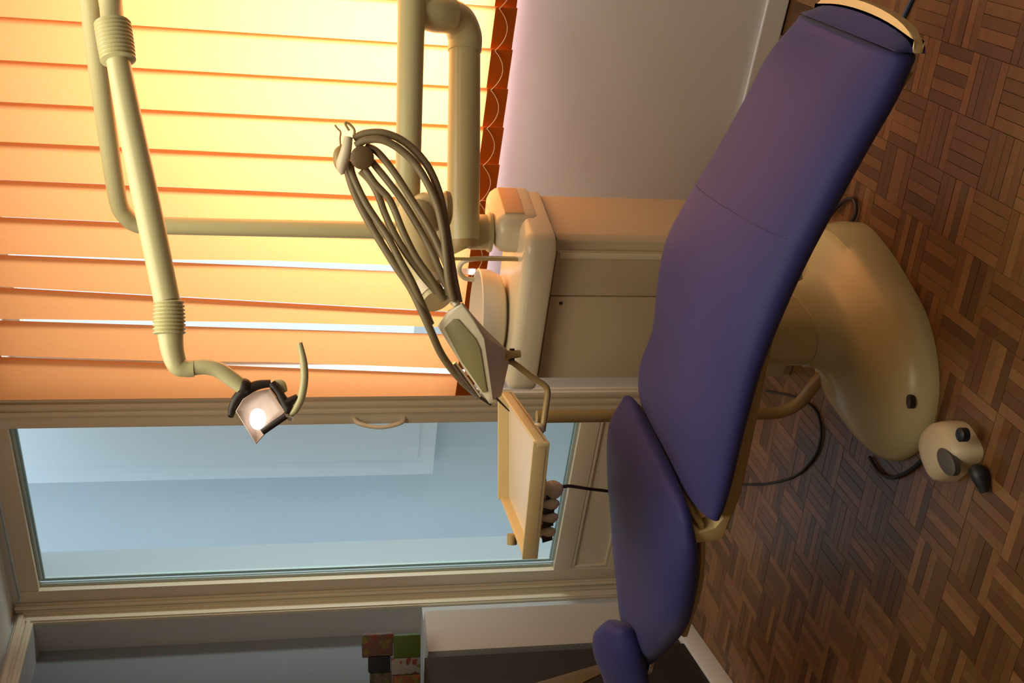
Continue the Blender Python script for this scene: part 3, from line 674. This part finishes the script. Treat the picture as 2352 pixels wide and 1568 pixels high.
# ------------------------------------------------------------------ sideboard, boxes
f0, f1 = Vector((-1.141, 3.920, 0)), Vector((-1.210, 3.640, 0))
fd = (f1-f0).normalized(); fn = Vector((fd.y, -fd.x, 0));
if fn.x > 0: fn = -fn
fe = f0+fd*1.0
sb = thing('sideboard', f0+fn*.2+fd*.4, 'dark brown sideboard with a white plinth beside the blue headrest', 'sideboard')
bm = bmesh.new(); prism(bm, [f0+Vector((0,0,.075)), fe+Vector((0,0,.075)), fe+fn*.34+Vector((0,0,.075)), f0+fn*.34+Vector((0,0,.075))], (0, 0, .985), .004); mesh_obj('sideboard_body', bm, M_brown, sb)
g = -fn*.012
bm = bmesh.new(); prism(bm, [f0-fd*.13+g, fe+g, fe+fn*.02, f0-fd*.13+fn*.02], (0, 0, .075), .004); mesh_obj('plinth', bm, M_skirt, sb)
sn = Vector((fn.x, fn.y, 0)); sq = f0+g*.3
bm = bmesh.new(); prism(bm, [px_on(x, y, sq, sn) for x, y in ((1180, 1585), (1215, 1572), (1392, 1520), (1402, 1536), (1300, 1585))], fn*.01, .001); mesh_obj('slanted_batten', bm, M_wood, sb)
# packets on the sideboard / ledge
BX = [('green packet', 905, 966, 1457, 1508, (.055, .09, .012)), ('dull red packet', 832, 903, 1455, 1507, (.09, .05, .04)), ('black packet', 846, 897, 1503, 1542, (.012, .012, .02)),
      ('white and red packet', 899, 966, 1509, 1546, (.20, .19, .18)), ('brown packet', 850, 900, 1544, 1580, (.07, .06, .04)), ('orange-red packet', 902, 966, 1548, 1590, (.14, .05, .02))]
LB = ['green packet in the top front corner of the packets on the sideboard', 'dull red patterned packet standing on top of the packet stack', 'black packet beside the dull red packet on the sideboard', 'white packet with a red and yellow pattern below the black packet', 'grey-brown packet at the frame edge of the sideboard packets', 'orange-red striped packet at the frame edge of the sideboard']
def patmat(name, col, c2, sc):
    mt = mat(name, col, .4); nt = mt.node_tree
    tc = nt.nodes.new('ShaderNodeTexCoord'); v = nt.nodes.new('ShaderNodeTexVoronoi'); v.inputs['Scale'].default_value = sc
    nt.links.new(tc.outputs['Object'], v.inputs['Vector'])
    r = nt.nodes.new('ShaderNodeValToRGB'); r.color_ramp.interpolation = 'CONSTANT'
    e = r.color_ramp.elements; e[0].color = (*col, 1); e[1].color = (*c2, 1); e[1].position = .62
    x = e.new(.82); x.color = (.11, .10, .03, 1)
    sp = nt.nodes.new('ShaderNodeSeparateColor'); nt.links.new(v.outputs['Color'], sp.inputs[0]); nt.links.new(sp.outputs[0], r.inputs[0])
    nt.links.new(r.outputs[0], nt.nodes['Principled BSDF'].inputs['Base Color']); return mt
YP = 3.98
for i, (nm, x0, x1, y0, y1, col) in enumerate(BX):
    c = [atY(x, y, YP) for x, y in ((x1, y1), (x1, y0), (x0, y0), (x0, y1))]
    z0 = min(p.z for p in c); z1 = max(p.z for p in c); xa, xb = c[0].x, c[1].x
    bm = bmesh.new(); hexa(bm, [(xa,YP,z0),(xb,YP,z0),(xb,YP+.03,z0),(xa,YP+.03,z0),(xa,YP,z1),(xb,YP,z1),(xb,YP+.03,z1),(xa,YP+.03,z1)], .002)
    mt = mat('packet_paint', col, .4) if i in (0, 2) else patmat('packet_print', col, ((.1,.1,.02),(.14,.03,.02),(.02,.02,.01),(.14,.03,.02),(.03,.03,.02),(.2,.08,.03))[i], 55)
    o = mesh_obj('packet', bm, mt); tag(o, LB[i], 'packet', 'packets on the sideboard')
# white end cupboard between sideboard and corner
bm = bmesh.new(); wu = thing('white_cupboard', Vector((-1.08, 4.1, 0)), 'plain white cupboard in the corner behind the blue headrest', 'cupboard')
p0 = atY(970, 1497, 4.06); p1 = atY(970, 1403, 4.18)
p0.z = p1.z = 0
dv = (p1-p0).normalized(); dn = Vector((-dv.y, dv.x, 0)); 
if dn.y < 0: dn = -dn
prism(bm, [p0, p1, p1+dn*.10, p0+dn*.10], (0, 0, 1.030), .003); mesh_obj('cupboard_body', bm, mat('cupboard_paint', (.50, .48, .43), .6), wu)
